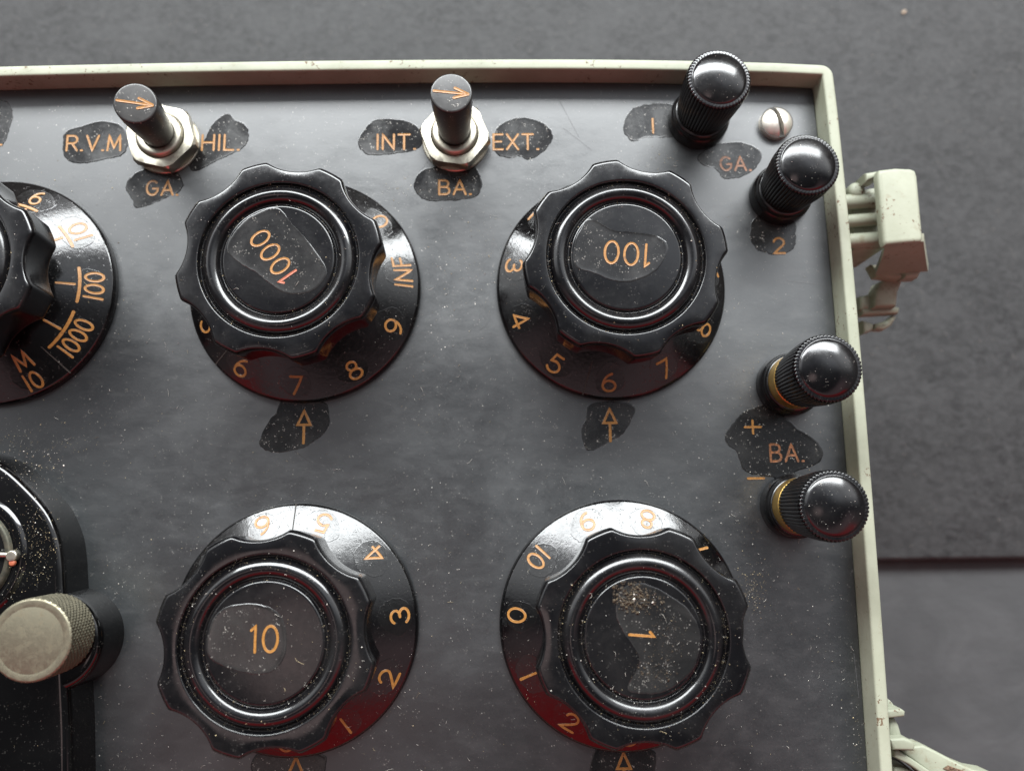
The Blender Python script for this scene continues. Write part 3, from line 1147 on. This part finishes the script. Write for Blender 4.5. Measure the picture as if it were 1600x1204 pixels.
T = px_poly([(1374, 265), (1400, 262), (1424, 263), (1431, 266), (1434, 274), (1443, 370), (1441, 377), (1420, 379), (1384, 382), (1381, 376), (1372, 272)], -1.5)
mb.prism(T, -1.5, -3.6, 0.8)                       # lit top plate
S0 = px_poly([(1352, 270), (1374, 266), (1376, 275), (1354, 283)], -4.0)
mb.prism(S0, -4.0, -9.0, 0.7)                                             # turned-over rear edge
# the near face bends down under the top plate
A0, A1 = at(1384, 381, -2.4), at(1443, 377, -2.4)
B0, B1 = at(1367, 430, -19), at(1450, 424, -19)
th = np.array([0, 1.6, 0.4])
rows = []
for k in range(9):
    t = k / 8
    bulge = np.array([0, -0.5 * math.sin(PI * t), 0])
    rows.append((A0 * (1 - t) + B0 * t + bulge, A1 * (1 - t) + B1 * t + bulge))
vs = [p for r in rows for p in r] + [p + th for r in rows for p in r]
fs = []
for k in range(8):
    fs.append((2 * k, 2 * k + 2, 2 * k + 3, 2 * k + 1))
    fs.append((18 + 2 * k, 18 + 2 * k + 1, 18 + 2 * k + 3, 18 + 2 * k + 2))
    fs.append((2 * k, 18 + 2 * k, 18 + 2 * k + 2, 2 * k + 2))
    fs.append((2 * k + 1, 2 * k + 3, 18 + 2 * k + 3, 18 + 2 * k + 1))
fs += [(0, 1, 19, 18), (16, 34, 35, 17)]
mb.add(vs, fs)
# small rolled curl under the plate edge
a = at(1404, 376, -3.6)
mb.lathe([(0.55, 0), (0.95, 0), (0.95, 3.0), (0.55, 3.0), (0.55, 0)], 24, (a[0], a[1], -4.0), 0, axis=(0, 1, 0.05))
part(mb, 'lever', catch, angle=40)
mb = MB([M['grimy']])
# twisted link hanging below and the wire loop it ends in
mb.prism(px_poly([(1362, 412), (1400, 418), (1440, 424), (1436, 432), (1408, 434), (1372, 430)], -19.5), -19.5, -23, 0.8)
mb.prism(px_poly([(1412, 421), (1442, 418), (1436, 433), (1414, 434)], -18.5), -18.5, -22, 0.9)
mb.prism(px_poly([(1374, 440), (1398, 428), (1412, 436), (1404, 456), (1402, 478), (1366, 480), (1366, 458)], -23), -23, -27, 1.0)
mb.prism(px_poly([(1344, 462), (1366, 458), (1366, 482), (1344, 484)], -25), -25, -30, 0.8)
part(mb, 'link', catch)
mb = MB([M['grimy']])
mb.prism(px_poly([(1346, 482), (1396, 477), (1407, 480), (1405, 489), (1348, 492)], -25), -25, -27.5, 0.8)
mb.prism(px_poly([(1368, 505), (1386, 500), (1396, 492), (1402, 494), (1394, 508), (1382, 515), (1368, 514)], -26), -26, -28.5, 0.9)
mb.prism(px_poly([(1348, 500), (1368, 506), (1368, 514), (1350, 521)], -27), -27, -30, 0.6)
part(mb, 'loop', catch)

# ---- bracket of the carrying handle at the lower right
mb = MB([M['paint']])
ZB = -4.0
mb.prism(px_poly([(1386, 1090), (1392, 1094), (1403, 1108), (1386, 1110)], ZB - 2), ZB - 2, ZB - 7, 0.4)
mb.prism(px_poly([(1386, 1109), (1409, 1107), (1415, 1111), (1414, 1119), (1388, 1122)], ZB), ZB, ZB - 6, 0.45)
mb.prism(px_poly([(1388, 1122), (1400, 1123), (1406, 1133), (1410, 1147), (1412, 1156), (1390, 1156)], ZB - 1.5), ZB - 1.5, ZB - 9, 0.9)
br = part(mb, 'handle_bracket', label='pale green bracket of the carrying handle')
mb = MB([M['paint']])
mb.prism(px_poly([(1390, 1154), (1412, 1152), (1422, 1155), (1431, 1160), (1430, 1173), (1396, 1172)], ZB + 0.6), ZB + 0.6, ZB - 2.6, 0.6)
part(mb, 'pivot', br)
mb = MB([M['grimy'], M['paint'], M['rust'], M['slot']])
arm = px_poly([(1404, 1170), (1430, 1165), (1443, 1164), (1462, 1173), (1500, 1193), (1524, 1203), (1548, 1207), (1640, 1250), (1600, 1330), (1530, 1290), (1448, 1203), (1428, 1188)], ZB - 2)
mb.prism(arm, ZB - 2, ZB - 6.5, 0.5, 0)
mb.prism(px_poly([(1397, 1173), (1403, 1171), (1424, 1184), (1452, 1203), (1500, 1240), (1490, 1262), (1446, 1212), (1420, 1194), (1398, 1183)], ZB - 1), ZB - 1, ZB - 6.5, 0.4, 1)
mb.prism(px_poly([(1474, 1200), (1482, 1195), (1492, 1199), (1506, 1203), (1516, 1208), (1490, 1208)], ZB - 1.8), ZB - 1.8, ZB - 2.4, 0.1, 2)
mb.prism(px_poly([(1397, 1199), (1410, 1198), (1426, 1204), (1446, 1220), (1397, 1224)], ZB - 3), ZB - 3, ZB - 9, 0.5, 1)
mb.prism(px_poly([(1392, 1180), (1400, 1182), (1430, 1206), (1392, 1208)], ZB - 9.5), ZB - 9.5, ZB - 12, 0.2, 3)  # dark plate added to paint the shade in the gap behind the arm
part(mb, 'arm', br)


# ------------------------------------------------------------------ dust and crumbs
TERM = [at(1125, 121, 17), at(1264, 255, 16), at(1296, 574, 20.2), at(1306, 790, 20.2)]
SW = [at(254, 216, 2), at(711, 213, 2)]
msm = np.array(sm)


def inside_meter(x, y):
    return x < -37.5 and y < -32 and (x < -38.7 or y < -60)


def ground_z(x, y):
    for (c, off, kc) in DIALS:
        r = math.hypot(x - c[0], y - c[1])
        if r < 23.2:
            t = math.atan2(y - kc[1], x - kc[0])
            rk = math.hypot(x - kc[0], y - kc[1])
            edge = lobes(off)(t, 18.3, 19)
            if rk < edge - 0.7:
                if rng.uniform() < 0.15:
                    return None
                k = rk if rk <= 14.3 else 14.3 + (rk - 14.3) * 4.1 / max(edge - 14.3, 0.5)
                return knob_z(k) + 0.03
            if rk < edge + 0.5 or r > 22.5:
                return None
            return cone(r) + 0.05
    for p in TERM:
        if math.hypot(x - p[0], y - p[1]) < 6.5:
            return None
    for p in SW:
        if math.hypot(x - p[0], y - p[1]) < 8.2:
            return None
    if math.hypot(x - 97, y - 35.2) < 3.8:
        return None
    if inside_meter(x, y):
        if math.hypot(x - tc[0], y - tc[1]) < 9.5 or x > -41.0:
            return None
        if math.hypot(x - rc[0], y - rc[1]) < 12:
            return ZM + 0.55
        return ZM + 0.02
    if x > 105.2 or y > 43.2:
        return None
    return 0.06


db = MB([M['dust_white'], M['dust_tan'], M['dust_brown'], M['crust'], M['grime']])


def flake(x, y, z, s, mi):
    n = rng.integers(4, 7)
    a0 = rng.uniform(0, 6.28)
    st = rng.uniform(0.45, 1.0)
    ang = rng.uniform(0, PI)
    tip = rng.uniform(0.25, 0.6) * s
    vs = []
    for k in range(n):
        a = a0 + 2 * PI * k / n
        r = s * rng.uniform(0.65, 1.1) / 2
        u, v = r * math.cos(a), r * math.sin(a) * st
        vs.append((x + u * math.cos(ang) - v * math.sin(ang), y + u * math.sin(ang) + v * math.cos(ang), z))
    vs.append((x + rng.normal(0, s * 0.1), y + rng.normal(0, s * 0.1), z + tip))
    db.add(vs, [(k, (k + 1) % n, n) for k in range(n)], mi)


def fibre(x, y, z, L, w, mi):
    a = rng.uniform(0, 2 * PI)
    cur = rng.normal(0, 1.1)
    n = 6
    p = np.array([x, y])
    pts = []
    for k in range(n + 1):
        pts.append(p.copy())
        a += cur / n + rng.normal(0, 0.18)
        p = p + np.array([math.cos(a), math.sin(a)]) * L / n
    vs, fs = [], []
    for k, q in enumerate(pts):
        d = pts[min(k + 1, n)] - pts[max(k - 1, 0)]
        d = d / (np.linalg.norm(d) + 1e-9)
        nn = np.array([-d[1], d[0]]) * w / 2 * (0.6 + 0.4 * math.sin(PI * k / n))
        lift = z + 0.05 + 0.15 * math.sin(PI * k / n) * rng.uniform(0.3, 1)
        vs += [(q[0] - nn[0], q[1] - nn[1], lift), (q[0], q[1], lift + w * 0.7), (q[0] + nn[0], q[1] + nn[1], lift)]
    for k in range(n):
        for j in range(2):
            fs.append((3 * k + j, 3 * k + 3 + j, 3 * k + 4 + j, 3 * k + 1 + j))
    db.add(vs, fs, mi)


def mat_pick(tan=0.16, brown=0.06):
    u = rng.uniform()
    return 1 if u < tan else (2 if u < tan + brown else 0)


def clump(x, y):
    v = (math.sin(x * 0.13 + 1.7 * math.sin(y * 0.09)) + math.sin(y * 0.17 + 1.3 * math.sin(x * 0.11 + 2)) + 0.8 * math.sin(x * 0.31 + y * 0.23)) / 2.8
    return max(0.0, 0.5 + 0.75 * v)


N = 0
while N < 2500:
    px, py = rng.uniform(-10, 1380), rng.uniform(115, 1215)
    q = at(px, py, 0)
    near = min(abs(math.hypot(q[0] - c[0], q[1] - c[1]) - 23.6) for (c, _o, _k) in DIALS)
    edge = max(math.exp(-near / 1.6), math.exp(-(106 - q[0]) / 2.0) if q[0] < 106 else 0)
    dens = (0.30 + 0.70 * (py / 1204)) * (0.12 + 0.88 * clump(q[0], q[1])) + 0.5 * edge
    if rng.uniform() > dens:
        continue
    z = ground_z(q[0], q[1])
    if z is None:
        continue
    N += 1
    flake(q[0], q[1], z, min(0.055 + rng.exponential(0.042), 0.36), mat_pick(0.24, 0.08))
N = 0
while N < 300:
    px, py = rng.uniform(0, 1340), rng.uniform(330, 1204)
    q = at(px, py, 0)
    z = ground_z(q[0], q[1])
    if z is None or rng.uniform() > (0.25 + 0.75 * (py / 1204)) * clump(q[0], q[1]):
        continue
    N += 1
    fibre(q[0], q[1], z, min(0.25 + rng.exponential(0.32), 1.9), rng.uniform(0.028, 0.05), mat_pick(0.12, 0.02))


def cluster(px, py, sx, sy, n, smax, tan, brown, z=None):
    for _ in range(n):
        q = at(px + rng.normal(0, sx), py + rng.normal(0, sy), z or 0)
        zz = ground_z(q[0], q[1])
        if zz is None:
            continue
        flake(q[0], q[1], zz, min(0.07 + rng.exponential(0.06), smax), mat_pick(tan, brown))


cluster(745, 400, 35, 45, 170, 0.3, 0.45, 0.05)
cluster(50, 690, 60, 25, 260, 0.35, 0.45, 0.2)
cluster(90, 735, 40, 12, 120, 0.35, 0.4, 0.2)
cluster(1170, 600, 22, 30, 90, 0.3, 0.35, 0.1)
cluster(1170, 800, 25, 40, 60, 0.3, 0.35, 0.1)
cluster(100, 290, 60, 15, 70, 0.3, 0.3, 0.1)
cluster(630, 295, 30, 14, 60, 0.25, 0.4, 0.0)
cluster(60, 855, 22, 45, 420, 0.28, 0.5, 0.35, ZM)
cluster(1040, 250, 25, 14, 50, 0.25, 0.6, 0.2)
cluster(1176, 920, 12, 20, 190, 0.22, 0.75, 0.15)
cluster(1340, 1160, 5, 60, 60, 0.3, 0.5, 0.1)
# dust packed in the knob grooves
for (_c, off, c) in DIALS:
    for r0, n in ((13.72, 900), (10.15, 340), (12.0, 60), (15.5, 60)):
        for _ in range(n):
            t = rng.uniform(0, 2 * PI)
            if rng.uniform() > 0.45 + 0.55 * math.sin(2 * t + c[0]) ** 2:
                continue
            r = r0 + rng.normal(0, 0.22)
            flake(c[0] + r * math.cos(t), c[1] + r * math.sin(t), knob_z(r) + 0.01, min(0.06 + rng.exponential(0.05), 0.26), 3 if rng.uniform() < 0.55 else mat_pick(0.35, 0.35))
# crust on the knob marked 1
for (cx, cy, sx, sy, n, s0, s1, brown, tan) in ((985, 932, 1.7, 1.5, 420, 0.16, 0.22, 0.9, 0.08), (1012, 940, 1.7, 1.2, 200, 0.12, 0.16, 0.8, 0.1),
                                              (1040, 1000, 2.2, 2.3, 240, 0.07, 0.07, 0.62, 0.12), (1022, 1050, 2.4, 1.6, 240, 0.07, 0.08, 0.62, 0.1)):
    cr = at(cx, cy, KDISC)
    for _ in range(n):
        x, y = cr[0] + np.clip(rng.normal(0, sx), -2 * sx, 2 * sx) * 0.8, cr[1] + np.clip(rng.normal(0, sy), -2 * sy, 2 * sy) * 0.8
        if math.hypot(x - DIALS[3][2][0], y - DIALS[3][2][1]) < 9.5:
            u = rng.uniform()
            flake(x, y, KDISC + 0.03, min(s0 + rng.exponential(s1), 0.8), 3 if u < brown else (4 if u < 0.97 else 0))
# specks on the domed terminal caps
for p, h in zip(TERM, (17.8, 16.6, 21.0, 21.0)):
    for _ in range(22):
        r, t = 4.6 * math.sqrt(rng.uniform()), rng.uniform(0, 2 * PI)
        z = h + 0.1 - (11 - math.sqrt(121 - r * r))
        flake(p[0] + r * math.cos(t), p[1] + r * math.sin(t), z, 0.08 + rng.exponential(0.05), 0)
dust = db.build('dust', None, None, 25)
dust['kind'] = 'stuff'
dust['label'] = 'pale specks and fibres of dust on the black panel and knobs'
dust['category'] = 'dust'

# one pale crumb on the dark board
p = at(1412, 20, ZT)
mb = MB([plain('crumb', (.34, .26, .19), 0.85)])
prof = [(0, 0.7), (0.5, 0.6), (0.75, 0.35), (0.6, 0.0)]
mb.lathe(prof, 9, (0, 0, 0), 0, lambda t, r, z: r * (1 + 0.3 * math.sin(2 * t + 0.5) + 0.12 * math.sin(5 * t)))
cb = mb.build('crumb')
cb.location = (p[0] * MM, p[1] * MM, ZT * MM)
cb['label'] = 'pale crumb lying on the dark grey board above the case'
cb['category'] = 'crumb'
